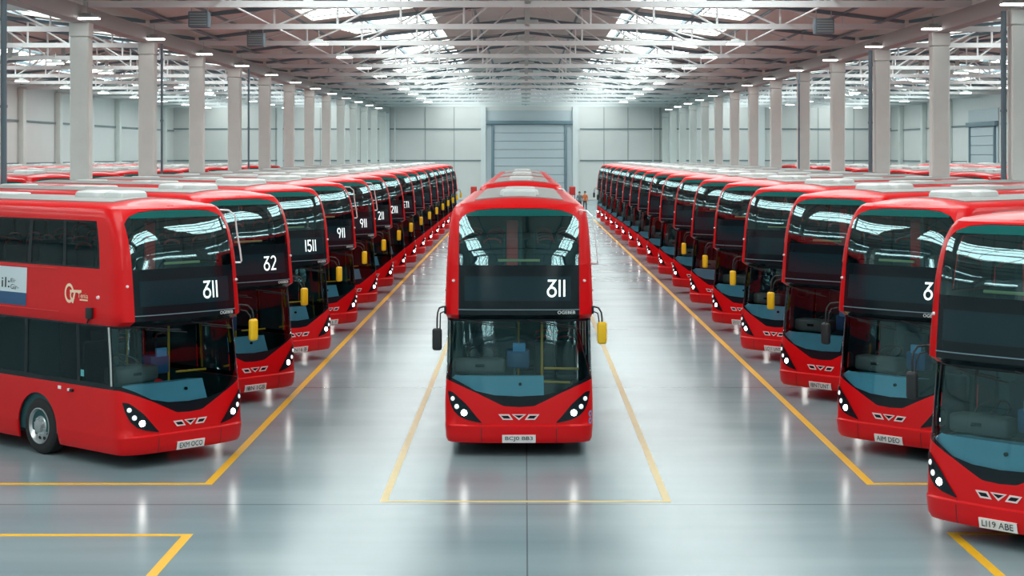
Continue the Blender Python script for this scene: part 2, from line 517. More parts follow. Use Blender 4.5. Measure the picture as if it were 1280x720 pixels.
# text ---------------------------------------------------------------
def text_flat(t):
    c = bpy.data.curves.new('tmp', 'FONT'); c.body = t; c.size = 1.0; c.resolution_u = 3
    o = bpy.data.objects.new('tmp', c); COL.objects.link(o)
    dg = bpy.context.evaluated_depsgraph_get()
    me = bpy.data.meshes.new_from_object(o.evaluated_get(dg))
    vs = [v.co.copy() for v in me.vertices]; fs = [tuple(p.vertices) for p in me.polygons]
    bpy.data.objects.remove(o); bpy.data.curves.remove(c); bpy.data.meshes.remove(me)
    x0 = min(v.x for v in vs); x1 = max(v.x for v in vs); y0 = min(v.y for v in vs); y1 = max(v.y for v in vs)
    return [((v.x - x0) / (x1 - x0), (v.y - y0) / (y1 - y0)) for v in vs], fs
_tc = {}
def text_mesh(name, t, mapf, mat, bold=False):
    if t not in _tc: _tc[t] = text_flat(t)
    vs, fs = _tc[t]
    bm = bmesh.new()
    V = [bm.verts.new(mapf(u, v)) for u, v in vs]
    for f in fs:
        try: bm.faces.new([V[i] for i in f])
        except ValueError: pass
    return to_mesh(name, bm, mat, 0)
def arc(cx, cy, rx, ry, a0, a1, n=20): return [(cx + rx * math.cos(R(a0 + (a1 - a0) * i / n)), cy + ry * math.sin(R(a0 + (a1 - a0) * i / n))) for i in range(n + 1)]
GL = {
    '1': (0.20, [[(0.10, 0), (0.10, 1)]]), 'I': (0.20, [[(0.10, 0), (0.10, 1)]]),
    '3': (0.62, [[(0.05, 0.95), (0.52, 0.95), (0.20, 0.55)], arc(0.31, 0.28, 0.26, 0.26, 130, 490)]),
    '2': (0.62, [arc(0.30, 0.75, 0.24, 0.24, 160, -20, 12) + [(0.10, 0.05), (0.55, 0.05)]]),
    '5': (0.55, [[(0.48, 0.95), (0.12, 0.95), (0.10, 0.55)] + arc(0.26, 0.30, 0.24, 0.28, 100, -150, 14)]),
    '9': (0.58, [arc(0.28, 0.70, 0.23, 0.25, 0, 360), [(0.51, 0.72), (0.30, 0.0)]]),
    'E': (0.5, [[(0.46, 0.95), (0.08, 0.95), (0.08, 0.05), (0.46, 0.05)], [(0.08, 0.5), (0.40, 0.5)]]),
    'T': (0.5, [[(0.02, 0.95), (0.50, 0.95)], [(0.26, 0.95), (0.26, 0)]]),
    '7': (0.5, [[(0.05, 0.92), (0.45, 0.95), (0.15, 0.0)]]),
}
def route_mesh(t, xr, z0, h, off=0.008):
    """stroke numerals, right-aligned at x = xr on the destination glass"""
    bm = bmesh.new(); adv = 0.10; k = h * 0.92
    tot = sum(GL[c][0] for c in t) + adv * (len(t) - 1)
    x = xr - tot * k; hw = 0.062
    for c in t:
        for st in GL[c][1]:
            n = len(st)
            ls = []
            closed = math.hypot(st[0][0] - st[-1][0], st[0][1] - st[-1][1]) < 1e-3
            for i in range(n):
                p = Vector(st[i]).to_2d() if False else Vector((st[i][0], st[i][1]))
                a = Vector(st[i - 1]) if i > 0 else (Vector(st[-2]) if closed else p)
                b = Vector(st[i + 1]) if i < n - 1 else (Vector(st[1]) if closed else p)
                d1 = (p - a).normalized() if (p - a).length > 1e-9 else (b - p).normalized()
                d2 = (b - p).normalized() if (b - p).length > 1e-9 else d1
                t_ = (d1 + d2)
                if t_.length < 1e-6: t_ = d1
                t_.normalize(); nn = Vector((-t_.y, t_.x)); m = hw / max(0.45, nn.dot(Vector((-d1.y, d1.x))))
                ls.append((p + nn * m, p - nn * m))
            vv = []
            for q in ls:
                vv.append([bm.verts.new(on_front(x + w_.x * k, z0 + w_.y * h, off)) for w_ in q])
            for i in range(n - 1):
                bm.faces.new((vv[i][0], vv[i][1], vv[i + 1][1], vv[i + 1][0]))
        x += (GL[c][0] + adv) * k
    return to_mesh('route_number', bm, 'led', 0)

# smaller parts ---------------------------------------------------------
def build_wheel(sg, y):
    bm = bmesh.new()
    add_lathe_x(bm, [(-0.30, 0.30), (-0.29, 0.44), (-0.25, 0.485), (-0.05, 0.485), (-0.015, 0.45), (0.0, 0.40), (-0.005, 0.315), (-0.05, 0.30), (-0.30, 0.30)], sg * 1.235, y, 0.487, 40, sg)
    return to_mesh('wheel', bm, 'tyre')
def build_rim(sg, y):
    bm = bmesh.new()
    cx = sg * 1.235; cz = 0.487
    add_lathe_x(bm, [(-0.06, 0.302), (0.004, 0.312), (0.008, 0.295), (-0.03, 0.28), (-0.075, 0.24), (-0.05, 0.175), (-0.02, 0.16), (-0.02, 0.105), (0.035, 0.095), (0.04, 0.06), (0.04, 0.001)], cx, y, cz, 40, sg)
    for k in range(10):
        a = 2 * math.pi * k / 10
        add_lathe_x(bm, [(-0.062, 0.001), (-0.054, 0.030), (-0.068, 0.034)], cx, y + 0.222 * math.cos(a), cz + 0.222 * math.sin(a), 10, sg, 1)
        a += math.pi / 10
        add_lathe_x(bm, [(-0.02, 0.017), (0.008, 0.014), (0.008, 0.001)], cx, y + 0.135 * math.cos(a), cz + 0.135 * math.sin(a), 6, sg, 0)
    return to_mesh('rim', bm, ['rim', 'mblack'])
def build_roofpanel():
    bm = bmesh.new()
    xv, yv = lin(-0.78, 0.78, 14), lin(1.10, L - 0.55, 40)
    grid(bm, lambda x, y: Vector((x, y, roofz(x, y) + 0.016)), xv, yv)
    for x, fl in ((-0.78, 1), (0.78, 0)):
        grid(bm, lambda y, v: Vector((x, y, roofz(x, y) + 0.016 * (v if not fl else 1 - v))), yv, [0, 1])
    for y, fl in ((1.10, 0), (L - 0.55, 1)):
        grid(bm, lambda x, v: Vector((x, y, roofz(x, y) + 0.016 * (v if not fl else 1 - v))), xv, [0, 1])
    # seams across the panel
    return to_mesh('roof_panel', bm, 'roof')
def build_hatch(y0, y1, hw, hk=1.0):
    bm = bmesh.new()
    z = roofz(hw, (y0 + y1) / 2) + 0.01
    lv = [(1.0, 0.0), (1.0, 0.03), (0.96, 0.07), (0.86, 0.09), (0.5, 0.10)]
    rings = []
    for k, h in lv:
        cx, cy = 0, (y0 + y1) / 2; a, b = hw - (1 - k) * 0.33, (y1 - y0) / 2 - (1 - k) * 0.33
        ring = []
        for i in range(32):
            t = 2 * math.pi * i / 32; c, s_ = math.cos(t), math.sin(t)
            ring.append(bm.verts.new((cx + a * math.copysign(abs(c) ** 0.35, c), cy + b * math.copysign(abs(s_) ** 0.35, s_), z + h * hk)))
        rings.append(ring)
    for j in range(len(rings) - 1):
        for i in range(32): bm.faces.new((rings[j][i], rings[j][(i + 1) % 32], rings[j + 1][(i + 1) % 32], rings[j + 1][i]))
    bm.faces.new(rings[-1])
    return to_mesh('roof_hatch', bm, 'hatch')
def build_treeguard():
    bm = bmesh.new()
    pts = []
    for z, x, y in [(4.20, 1.05, 0.56), (4.19, 1.17, 0.46), (4.10, 1.26, 0.40), (3.85, 1.31, 0.42), (3.5, 1.345, 0.37), (3.31, 1.36, 0.35), (3.28, 1.35, 0.36), (3.275, 1.24, 0.45)]:
        pts.append((x, y, z))
    add_tube(bm, pts, 0.016, 8)
    return to_mesh('tree_guard', bm, 'steel')
def build_mirror(sg, mat):
    bm = bmesh.new()
    x = 1.42 if sg > 0 else -1.40; zc = 2.115 if sg > 0 else 2.005
    add_box(bm, (x, 0.10, zc), (0.165, 0.11, 0.38), 0, 0.045, seg=3)
    return to_mesh('mirror', bm, mat)
def build_mirrorarm(sg):
    bm = bmesh.new()
    x = 1.42 if sg > 0 else -1.40; zc = 2.115 if sg > 0 else 2.005
    s1 = 1.20 * sg
    add_tube(bm, [(s1, 0.30, 2.53), (sg * 1.30, 0.30, 2.545), (sg * 1.365, 0.18, 2.535), (x - sg * 0.01, 0.12, 2.46), (x, 0.10, 2.36), (x, 0.10, zc + 0.17)], 0.015, 8)
    add_tube(bm, [(s1, 0.30, 2.45), (sg * 1.29, 0.32, 2.46), (sg * 1.35, 0.2, 2.44), (x - sg * 0.055, 0.12, 2.36), (x - sg * 0.05, 0.10, zc + 0.17)], 0.011, 8)
    add_box(bm, (sg * 1.26, 0.34, 2.49), (0.06, 0.10, 0.14), 0, 0.015)
    return to_mesh('mirror_arm', bm, 'mblack')
def build_wiper(x0, x1, z0, z1):
    bm = bmesh.new()
    n = 10
    pts = [on_front(x0 + (x1 - x0) * i / n, z0 + (z1 - z0) * i / n, 0.03) for i in range(n + 1)]
    add_tube(bm, pts, 0.009, 6)
    m = pts[n]; 
    pts2 = [on_front(x0 + (x1 - x0) * (0.25 + i * .1), z0 + (z1 - z0) * (0.25 + i * .1) - 0.03, 0.014) for i in range(10)]
    add_tube(bm, pts2, 0.008, 6)
    return to_mesh('wiper', bm, 'mblack')
def build_marker(s, z, r, mat):
    bm = bmesh.new()
    p = S(s, z, 0.0); n = Sn(s, z); q = n.to_track_quat('Z', 'Y')
    ra = [bm.verts.new(p + q @ Vector((r * math.cos(k * math.pi / 6), r * math.sin(k * math.pi / 6), 0))) for k in range(12)]
    rb = [bm.verts.new(p + q @ Vector((.7 * r * math.cos(k * math.pi / 6), .7 * r * math.sin(k * math.pi / 6), 0.03))) for k in range(12)]
    for k in range(12): bm.faces.new((ra[k], ra[(k + 1) % 12], rb[(k + 1) % 12], rb[k]))
    bm.faces.new(rb)
    return to_mesh('marker_lamp', bm, mat)

def build_dashpanel():
    bm = bmesh.new()
    sa, sb = -s_x(1.24), s_x(0.43)
    grid(bm, lambda s, v: S(s, zG(s) - 0.06 + (1.375 - zG(s) + 0.06) * v, -0.05 - 0.10 * v), lin(sa, sb, 30), lin(0, 1, 3))
    grid(bm, lambda s, v: S(s, 1.375, -0.15 - 0.40 * v), lin(sa * 0.8, sb, 30), lin(0, 1, 2))
    p = S(0.02, 1.24, -0.085)
    add_tube(bm, [p + Vector((0, -0.012, 0)), p + Vector((0, 0.02, 0))], 0.028, 12, 1)
    return to_mesh('dash_panel', bm, ['dashblue', 'black'])
def build_binnacle():
    bm = bmesh.new()
    add_box(bm, (-0.68, 0.72, 1.49), (0.90, 0.34, 0.26), 0, 0.06, seg=3)
    add_box(bm, (-0.68, 0.545, 1.50), (0.16, 0.02, 0.05), 1, 0.008)
    return to_mesh('dashboard', bm, ['dashdark', 'black'])
def build_steering():
    bm = bmesh.new()
    c = Vector((-0.66, 0.92, 1.66)); rot = Matrix.Rotation(R(28), 3, 'X')
    add_tube(bm, [c + rot @ Vector((0.235 * math.cos(a), 0.235 * math.sin(a), 0)) for a in lin(0, 2 * math.pi, 28)[:-1]], 0.018, 8, closed=True)
    for a in (R(90), R(210), R(330)):
        add_tube(bm, [c + rot @ Vector((0, 0, -0.03)), c + rot @ Vector((0.23 * math.cos(a), 0.23 * math.sin(a), 0))], 0.012, 6)
    add_tube(bm, [c + rot @ Vector((0, 0, 0.0)), c + rot @ Vector((0, 0, -0.30))], 0.035, 8)
    return to_mesh('steering_wheel', bm, 'mblack')
def build_ticket():
    bm = bmesh.new()
    add_box(bm, (-0.02, 0.95, 1.58), (0.40, 0.28, 0.32), 0, 0.04)
    add_box(bm, (0.0, 0.82, 1.79), (0.22, 0.05, 0.15), 1, 0.012)
    return to_mesh('ticket_machine', bm, ['adblue', 'blue'])
def build_driverseat():
    bm = bmesh.new()
    add_box(bm, (-0.66, 1.50, 1.12), (0.50, 0.50, 0.14), 0, 0.05); add_box(bm, (-0.66, 1.76, 1.55), (0.48, 0.13, 0.85), 0, 0.05)
    add_box(bm, (-0.66, 1.75, 2.06), (0.26, 0.10, 0.18), 0, 0.04); add_tube(bm, [(-0.66, 1.5, 0.40), (-0.66, 1.5, 1.06)], 0.09, 10)
    return to_mesh('driver_seat', bm, 'seat')
def build_cabwall():
    bm = bmesh.new()
    add_box(bm, (-0.64, 1.98, 1.33), (1.16, 0.04, 1.90), 0, 0.01)
    add_box(bm, (-0.07, 1.45, 0.95), (0.04, 1.05, 1.10), 0, 0.01)
    add_box(bm, (-0.62, 3.05, 1.35), (1.15, 2.0, 1.92), 0, 0.02)
    return to_mesh('cab_bulkhead', bm, 'inter')
def build_deck(z, h, y0, hw, nm):
    bm = bmesh.new()
    add_box(bm, (0, (y0 + L - 0.3) / 2, z), (hw * 2, L - 0.3 - y0, h), 0, 0.01)
    return to_mesh(nm, bm, 'inter')
def build_seat(x, y, z):
    bm = bmesh.new()
    for dx in (-0.215, 0.215):
        add_box(bm, (x + dx, y, z + 0.42), (0.40, 0.42, 0.10), 0, 0.035)
        add_box(bm, (x + dx, y + 0.22, z + 0.76), (0.39, 0.09, 0.66), 0, 0.035)
        add_tube(bm, [(x + dx - 0.17, y + 0.24, z + 0.98), (x + dx - 0.14, y + 0.25, z + 1.13), (x + dx - 0.05, y + 0.25, z + 1.165), (x + dx + 0.05, y + 0.25, z + 1.165), (x + dx + 0.14, y + 0.25, z + 1.13), (x + dx + 0.17, y + 0.24, z + 0.98)], 0.020, 6, 1)
    add_box(bm, (x, y + 0.05, z + 0.19), (0.62, 0.10, 0.38), 0, 0.01)
    return to_mesh('double_seat', bm, ['seat', 'seatred'])
def build_pole(pts, r=0.020, mat='pole', nm='grab_pole'):
    bm = bmesh.new(); add_tube(bm, pts, r, 8)
    return to_mesh(nm, bm, mat)
def build_stair():
    bm = bmesh.new()
    add_box(bm, (-0.74, 2.5, 3.10), (0.05, 1.7, 1.05), 0, 0.01)
    add_box(bm, (-0.12, 0.98, 3.30), (0.20, 0.05, 1.40), 1, 0.01); add_box(bm, (0.02, 0.98, 3.30), (0.06, 0.06, 1.50), 0, 0.01)
    return to_mesh('stair_screen', bm, ['inter', 'seatred'])
def build_lining():
    bm = bmesh.new()
    add_box(bm, (0, L / 2 + 0.4, 4.21), (1.9, L - 2.0, 0.03), 0, 0.01)
    return to_mesh('ceiling_lining', bm, 'inter')
def build_chassis():
    bm = bmesh.new()
    add_box(bm, (0, L / 2, 0.30), (1.70, L - 0.9, 0.12), 0, 0.02)
    for yw in YW: add_tube(bm, [(-1.0, yw, 0.487), (1.0, yw, 0.487)], 0.07, 8)
    return to_mesh('chassis', bm, 'mblack')
def build_sticker():
    bm = bmesh.new()
    for z in (0.60, 0.72):
        s = s_x(1.225); p = [S(s + 0.045 * math.cos(a), z + 0.055 * math.sin(a), 0.004) for a in lin(0, 2 * math.pi, 14)[:-1]]
        p2 = [S(s + 0.022 * math.cos(a), z + 0.028 * math.sin(a), 0.004) for a in lin(0, 2 * math.pi, 14)[:-1]]
        A = [bm.verts.new(q) for q in p]; B = [bm.verts.new(q) for q in p2]
        for i in range(14): bm.faces.new((A[i], A[(i + 1) % 14], B[(i + 1) % 14], B[i]))
    return to_mesh('sticker', bm, 'blue')
def build_seam(x):
    bm = bmesh.new()
    if True:
        grid(bm, lambda u, z: on_front(x + 0.006 * u, z, 0.0025), [-1, 1], lin(0.245, 0.56, 5))
    return to_mesh('panel_seam', bm, 'mblack')

BUS = {}
def proto():
    P = []
    def a(nm, me, kids=(), lvl=0): P.append((nm, me, list(kids), lvl))
    a('body', build_body()); a('roof_panel', build_roofpanel())
    for y0, y1, hw in ((1.55, 2.15, 0.30), (2.22, 2.95, 0.36), (5.2, 5.8, 0.30), (5.87, 6.6, 0.36), (8.5, 9.3, 0.33)): a('roof_hatch', build_hatch(y0, y1, hw, 1.25 if y0 < 3 else 0.45))
    a('window_surround', build_surround())
    a('apron', patch('apron', 'black', -S_C, S_C, zA, zG, 60, 2, -0.001))
    a('windscreen', patch('windscreen', 'screen', -S_C, S_C, zG, lambda s: 2.30, 60, 8, -0.006))
    a('upper_windscreen', build_upper_screen(), [('sun_strip', build_sunstrip())])
    a('trim_strip', build_frontstrip())
    for sg in (-1, 1):
        a('headlamp', build_headlamp(sg), [('lamp', build_lens(sg, 0.935, 0.755, 0.052, 'lens')), ('lamp', build_lens(sg, 1.06, 0.855, 0.043, 'lens2')), ('lamp', build_lens(sg, 1.13, 0.985, 0.040, 'lens2'))])
    a('emblem', build_emblem())
    a('tree_guard', build_treeguard())
    a('panel_seam', build_seam(-0.64)); a('panel_seam', build_seam(0.64)); a('sticker', build_sticker(), lvl=1)
    for x0, x1, z0, z1 in ((-1.0, -0.1, 2.33, 2.22), (0.15, 1.0, 2.33, 2.2)): a('wiper', build_wiper(x0, x1, z0, z1), lvl=1)
    for sg in (-1, 1):
        a('marker_lamp', build_marker(sg * (sxz(1.12, 3.0)), 3.0, 0.026, 'amber'))
        a('marker_lamp', build_marker(sg * s_y(0.75), 2.80, 0.034, 'amber'), lvl=1)
        for yw in YW: a('wheel', build_wheel(sg, yw), [('rim', build_rim(sg, yw))])
        for i in range(len(UPW) - 1):
            sa, sb = s_y(UPW[i] + .05), s_y(UPW[i + 1] - .05)
            if sg < 0: sa, sb = -sb, -sa
            a('upper_window', patch('upper_window', 'sideglass', sa, sb, lambda s: Z_UW[0] + .03, lambda s: Z_UW[1] - .03, 4, 5, -0.012), lvl=0 if i < 3 else 1)
        for i in range(len(LOWW) - 1):
            sa, sb = s_y(LOWW[i] + (.05 if i else 0)), s_y(LOWW[i + 1] - .05)
            if sg < 0: sa, sb = -sb, -sa
            a('lower_window', patch('lower_window', 'sideglass', sa, sb, lambda s: Z_LW[0], lambda s: Z_LW[1], 4, 4, -0.012), lvl=0 if i < 2 else 1)
    a('dash_panel', build_dashpanel()); a('dashboard', build_binnacle()); a('steering_wheel', build_steering(), lvl=1)
    a('ticket_machine', build_ticket()); a('driver_seat', build_driverseat(), lvl=1); a('cab_bulkhead', build_cabwall())
    a('lower_deck', build_deck(0.37, 0.05, 0.55, 1.0, 'lower_deck')); a('upper_deck', build_deck(2.43, 0.10, 0.42, 1.19, 'upper_deck'))
    a('ceiling_lining', build_lining()); a('chassis', build_chassis(), lvl=1)
    for y in (1.5, 2.6, 3.7, 4.8, 5.9):
        for x in (-0.70, 0.70):
            if y > 2 and y < 3 and x < 0: continue
            a('double_seat', build_seat(x, y, 2.48), lvl=0 if y < 2 else 1)
    for y in (4.6, 5.8):
        for x in (-0.70, 0.70): a('double_seat', build_seat(x, y, 0.40), lvl=1)
    a('stair_screen', build_stair())
    for pts in ([(0.40, 1.15, 0.40), (0.40, 1.15, 2.38)], [(0.42, 2.4, 0.40), (0.42, 2.4, 2.38)], [(0.44, 1.0, 1.40), (1.05, 0.95, 1.40)], [(0.44, 1.1, 1.15), (0.9, 1.0, 1.15)], [(-0.02, 2.1, 0.4), (-0.02, 2.1, 2.38)]):
        a('grab_pole', build_pole(pts), lvl=1)
    a('handrail', build_pole([(-0.36, 0.235, 3.345), (0.36, 0.235, 3.345)], 0.022, 'railpale', 'handrail'))
    BUS['parts'] = P
    BUS['dest'] = build_dest(); BUS['display'] = build_display()
    BUS['plate'] = build_plate()
    BUS['mir'] = {(sg, m): build_mirror(sg, m) for sg in (-1, 1) for m in ('yellow', 'mblack')}
    BUS['arm'] = {sg: build_mirrorarm(sg) for sg in (-1, 1)}
    BUS['fleet'] = text_mesh('fleet_number', 'OGEBEB', lambda u, v: on_front(0.66 + 0.30 * u, 2.44 + 0.052 * v, 0.014), 'white')
    BUS['routes'] = {}; BUS['plates'] = {}
proto()

def make_bus(loc, rotz, label, group, route=None, plate=None, left=None, right='yellow', lvl=2, display=True, xr=0.80, guard=True):
    root = empty('double_decker_bus', loc, rotz)
    tag(root, label, 'bus', group)
    for nm, me, kids, l in BUS['parts']:
        if l >= lvl or (nm == 'tree_guard' and not guard): continue
        p = obj(nm, me, root)
        for kn, km in kids: obj(kn, km, p)
    d = obj('destination_panel', BUS['dest'], root)
    if display: obj('route_display', BUS['display'], d)
    if route:
        key = (route, xr)
        if key not in BUS['routes']: BUS['routes'][key] = route_mesh(route, xr, 2.735, 0.285)
        obj('route_number', BUS['routes'][key], d)
    if lvl > 1: obj('fleet_number', BUS['fleet'], d)
    if plate:
        pl = obj('number_plate', BUS['plate'], root)
        if plate not in BUS['plates']:
            BUS['plates'][plate] = text_mesh('plate_lettering', plate, lambda u, v: on_front(-0.235 + 0.47 * u, 0.282 + 0.08 * v, 0.024), 'mblack')
        obj('plate_lettering', BUS['plates'][plate], pl)
    for sg, m in ((-1, left), (1, right)):
        if m:
            mm = obj('mirror', BUS['mir'][(sg, m)], root); obj('mirror_arm', BUS['arm'][sg], mm)
    return root

ORD = 'first second third fourth fifth sixth seventh eighth ninth tenth eleventh twelfth thirteenth fourteenth fifteenth sixteenth seventeenth eighteenth nineteenth twentieth'.split()
CAMZ = 5.18
# centre lane
B0 = make_bus((-0.10, 30.0, 0), 0, 'red double-decker bus showing 311, parked alone at the front of the centre lane', 'buses in the centre lane', '311', 'BCJ0 BB3', 'mblack', 'yellow')
for i, y in enumerate((48.5, 60.6, 72.7)):
    make_bus((-0.10, y, 0), 0, ['red double-decker bus directly behind the front bus of the centre lane', 'red double-decker bus third from the front in the centre lane', 'red double-decker bus at the back of the centre lane'][i],
             'buses in the centre lane', None, None, 'mblack', 'yellow', lvl=1)
# left row
AL, AR = R(48), R(-47)
routesL = ['311', '32', '1511', '911', '911', '211', '2111', 'ETI']
platesL = ['EXM OCO', 'IBN 1GB', 'FN16 B', 'LC11 T']
NL = 15
for i in range(NL):
    rt = routesL[i] if i < len(routesL) else None
    nm = ORD[i]
    lab = 'red double-decker bus showing %s, %s from the front of the left-hand row' % (rt, nm) if rt else 'red double-decker bus, %s from the front of the left-hand row' % nm
    b = make_bus((-5.60, 29.50 + 7.08 * i, 0), AL, lab, 'buses in the left-hand row', rt, platesL[i] if i < 4 else None, None, 'yellow', lvl=2 if i < 6 else 1, xr=0.64, guard=i in (0, 3, 4))
    if i == 0: BUS['L1'] = b
# right row
platesR = ['LI19 ABE', 'AIM DEO', 'IBNTUNT', 'LC11 UNT', 'EA15 UNT']
NR = 17
for i in range(NR):
    nm = ORD[i]
    rt = '311' if i == 1 else None
    lab = 'red double-decker bus showing 311, second from the front of the right-hand row' if i == 1 else 'red double-decker bus, %s from the front of the right-hand row' % nm
    make_bus((6.19, 23.02 + 6.93 * i, 0), AR, lab, 'buses in the right-hand row', rt, platesR[i] if i < 5 else None,
             'yellow' if 2 <= i <= 5 else 'mblack', None, lvl=2 if i < 6 else 1, xr=0.97, guard=False)
# rows beyond the columns
def back_row(x, y0, n, dy, ang, where, group, skip=0):
    for i in range(n):
        make_bus((x, y0 + dy * i, 0), ang, 'red double-decker bus, %s from the camera in the row %s' % (ORD[i], where), group, None, None, None, None, lvl=1, display=False)
back_row(-17.6, 60.0, 10, 7.08, AL, 'behind the left columns', 'buses behind the left columns')
back_row(17.8, 58.0, 10, 7.08, AR, 'behind the right columns', 'buses behind the right columns')
back_row(-28.8, 96.0, 7, 7.08, AL, 'nearest the left wall', 'buses along the left wall')
back_row(30.5, 100.0, 6, 7.08, AR, 'nearest the right wall', 'buses along the right wall')

# extras on the nearest left bus
def l1_extras():
    root = BUS['L1']
    def flank(y, z, off): return S(-s_y(y), z, off)
    # advert board
    bm = bmesh.new()
    grid(bm, lambda y, z: flank(y, z, 0.006), lin(6.2, 2.95, 12), lin(2.76, 3.20, 2))
    grid(bm, lambda y, z: flank(y, z, 0.006), lin(6.2, 2.95, 12), [2.54, 2.76], 1)
    ad = obj('advert_panel', to_mesh('advert_panel', bm, ['adwhite', 'adblue'], 30), root)
    ad['label'] = 'white advert panel with a blue lower band'
    for t, y, w, z, h in (('il:', 3.74, 0.26, 2.83, 0.18), ('Ei\u00b7', 3.45, 0.16, 2.93, 0.065), ('Gir-', 3.45, 0.26, 2.81, 0.085), ('O', 4.10, 0.20, 2.80, 0.30)):
        obj('advert_lettering', text_mesh('advert_lettering', t, lambda u, v, y=y, w=w, z=z, h=h: flank(y - w * u, z + h * v, 0.010), 'mblack'), ad)
    # round logo
    bm = bmesh.new()
    def ring(cy, cz, r1, r2, a0, a1, n=24, sy=0.85):
        A = []
        for i in range(n + 1):
            a = R(a0 + (a1 - a0) * i / n)
            A.append((bm.verts.new(flank(cy - sy * r1 * math.cos(a), cz + r1 * math.sin(a), 0.006)), bm.verts.new(flank(cy - sy * r2 * math.cos(a), cz + r2 * math.sin(a), 0.006))))
        for i in range(n): bm.faces.new((A[i][0], A[i][1], A[i + 1][1], A[i + 1][0]))
    ring(1.62, 2.83, 0.115, 0.165, 20, 325); ring(1.52, 2.80, 0.05, 0.09, 60, 330)
    def bar(y0, z0, y1, z1, w):
        d = Vector((y1 - y0, z1 - z0)).normalized(); n = Vector((-d.y, d.x)) * w
        bm.faces.new([bm.verts.new(flank(a, b, 0.007)) for a, b in ((y0 + n.x, z0 + n.y), (y0 - n.x, z0 - n.y), (y1 - n.x, z1 - n.y), (y1 + n.x, z1 + n.y))])
    bar(1.60, 2.865, 1.25, 2.875, 0.022); bar(1.45, 2.85, 1.52, 2.67, 0.024); bar(1.30, 2.735, 1.06, 2.735, 0.012)
    lg = obj('logo', to_mesh('logo', bm, 'logo', 0), root)
    obj('logo_lettering', text_mesh('logo_lettering', 'Tenia', lambda u, v: flank(1.36 - 0.31 * u, 2.765 + 0.085 * v, 0.008), 'logo'), lg)
    # small fittings on the flank
    bm = bmesh.new()
    p = flank(0.98, 2.53, 0.03); add_box(bm, p, (0.07, 0.16, 0.19), 0, 0.02)
    add_tube(bm, [flank(0.98, 2.46, 0.03), flank(1.02, 2.37, 0.03)], 0.015, 6)
    obj('mirror_bracket', to_mesh('mirror_bracket', bm, 'mblack'), root)
    bm = bmesh.new()
    add_box(bm, flank(1.55, 1.20, 0.02), (0.05, 0.10, 0.05), 0, 0.015); add_box(bm, flank(1.60, 1.205, 0.035), (0.04, 0.06, 0.05), 1, 0.015)
    obj('repeater_lamp', to_mesh('repeater_lamp', bm, ['mblack', 'amber']), root)
    bm = bmesh.new(); grid(bm, lambda y, z: flank(y, z, 0.005), [1.98, 1.88], [1.19, 1.245])
    obj('label_sticker', to_mesh('label_sticker', bm, 'white', 0), root)
    bm = bmesh.new(); grid(bm, lambda y, z: flank(y, z, 0.004), [1.28, 1.18], [1.46, 1.57])
    obj('window_sticker', to_mesh('window_sticker', bm, 'cyan', 0), root)
    bm = bmesh.new()
    pts = [(4.0, 3.24), (2.05, 3.24)]
    add_tube(bm, [flank(y, 3.225, 0.002) for y in lin(6.0, 1.95, 10)], 0.010, 6); add_tube(bm, [flank(y, 2.50, 0.002) for y in lin(6.0, 1.95, 10)], 0.010, 6)
    obj('flank_moulding', to_mesh('flank_moulding', bm, 'red'), root)
    bm = bmesh.new()
    add_tube(bm, [S(-S_C - 0.05, z, 0.004) for z in lin(1.36, 2.32, 6)], 0.018, 6)
    obj('corner_pillar', to_mesh('corner_pillar', bm, 'gutter'), root)['label'] = 'grey pillar at the windscreen corner'
l1_extras()

# ------------------------------------------------------------------ the hall
Y0, Y1 = -42.0, 198.0
XL, XR, XWL, XWR = -15.5, 15.7, -39.5, 41.2
BAY = 10.85
EAVE, RIDGE = 10.55, 12.55
def box_obj(name, c, s, mat, bev=0.0, parent=None):
    bm = bmesh.new(); add_box(bm, (0, 0, 0), s, 0, bev)
    return obj(name, to_mesh(name, bm, mat), parent, c)
fl = box_obj('floor', ((XWL + XWR) / 2, (Y0 + Y1) / 2, -0.10), (XWR - XWL + 1, Y1 - Y0 + 1, 0.2), 'floor'); tag(fl, kind='structure')
fl.data.transform(Matrix.Translation(fl.location)); fl.location = (0, 0, 0)
WH = 10.9
for nm, c, s in (('wall_back', ((XWL + XWR) / 2, Y1 + 0.15, WH / 2), (XWR - XWL + 0.6, 0.3, WH)), ('wall_front', ((XWL + XWR) / 2, Y0 - 0.15, WH / 2), (XWR - XWL + 0.6, 0.3, WH)),
                 ('wall_left', (XWL - 0.15, (Y0 + Y1) / 2, WH / 2), (0.3, Y1 - Y0, WH)), ('wall_right', (XWR + 0.15, (Y0 + Y1) / 2, WH / 2), (0.3, Y1 - Y0, WH))):
    tag(box_obj(nm, c, s, 'wall'), kind='structure')
# gable ends
tn = [0]
def trim(c, s, mat='rail', bev=0.0):
    tn[0] += 1
    return tag(box_obj('trim_%d' % tn[0], c, s, mat, bev), kind='structure')
# roof profile: list of spans
SPANS = [(XWL, XL), (XL, XR), (XR, XWR)]
def roof_h(x):
    for a, b in SPANS:
        if a - 0.01 <= x <= b + 0.01:
            m = (a + b) / 2; h = (b - a) / 2
            rise = (RIDGE - EAVE) * h / 15.6
            return EAVE + rise * (1 - abs(x - m) / h) + 0.25
    return EAVE
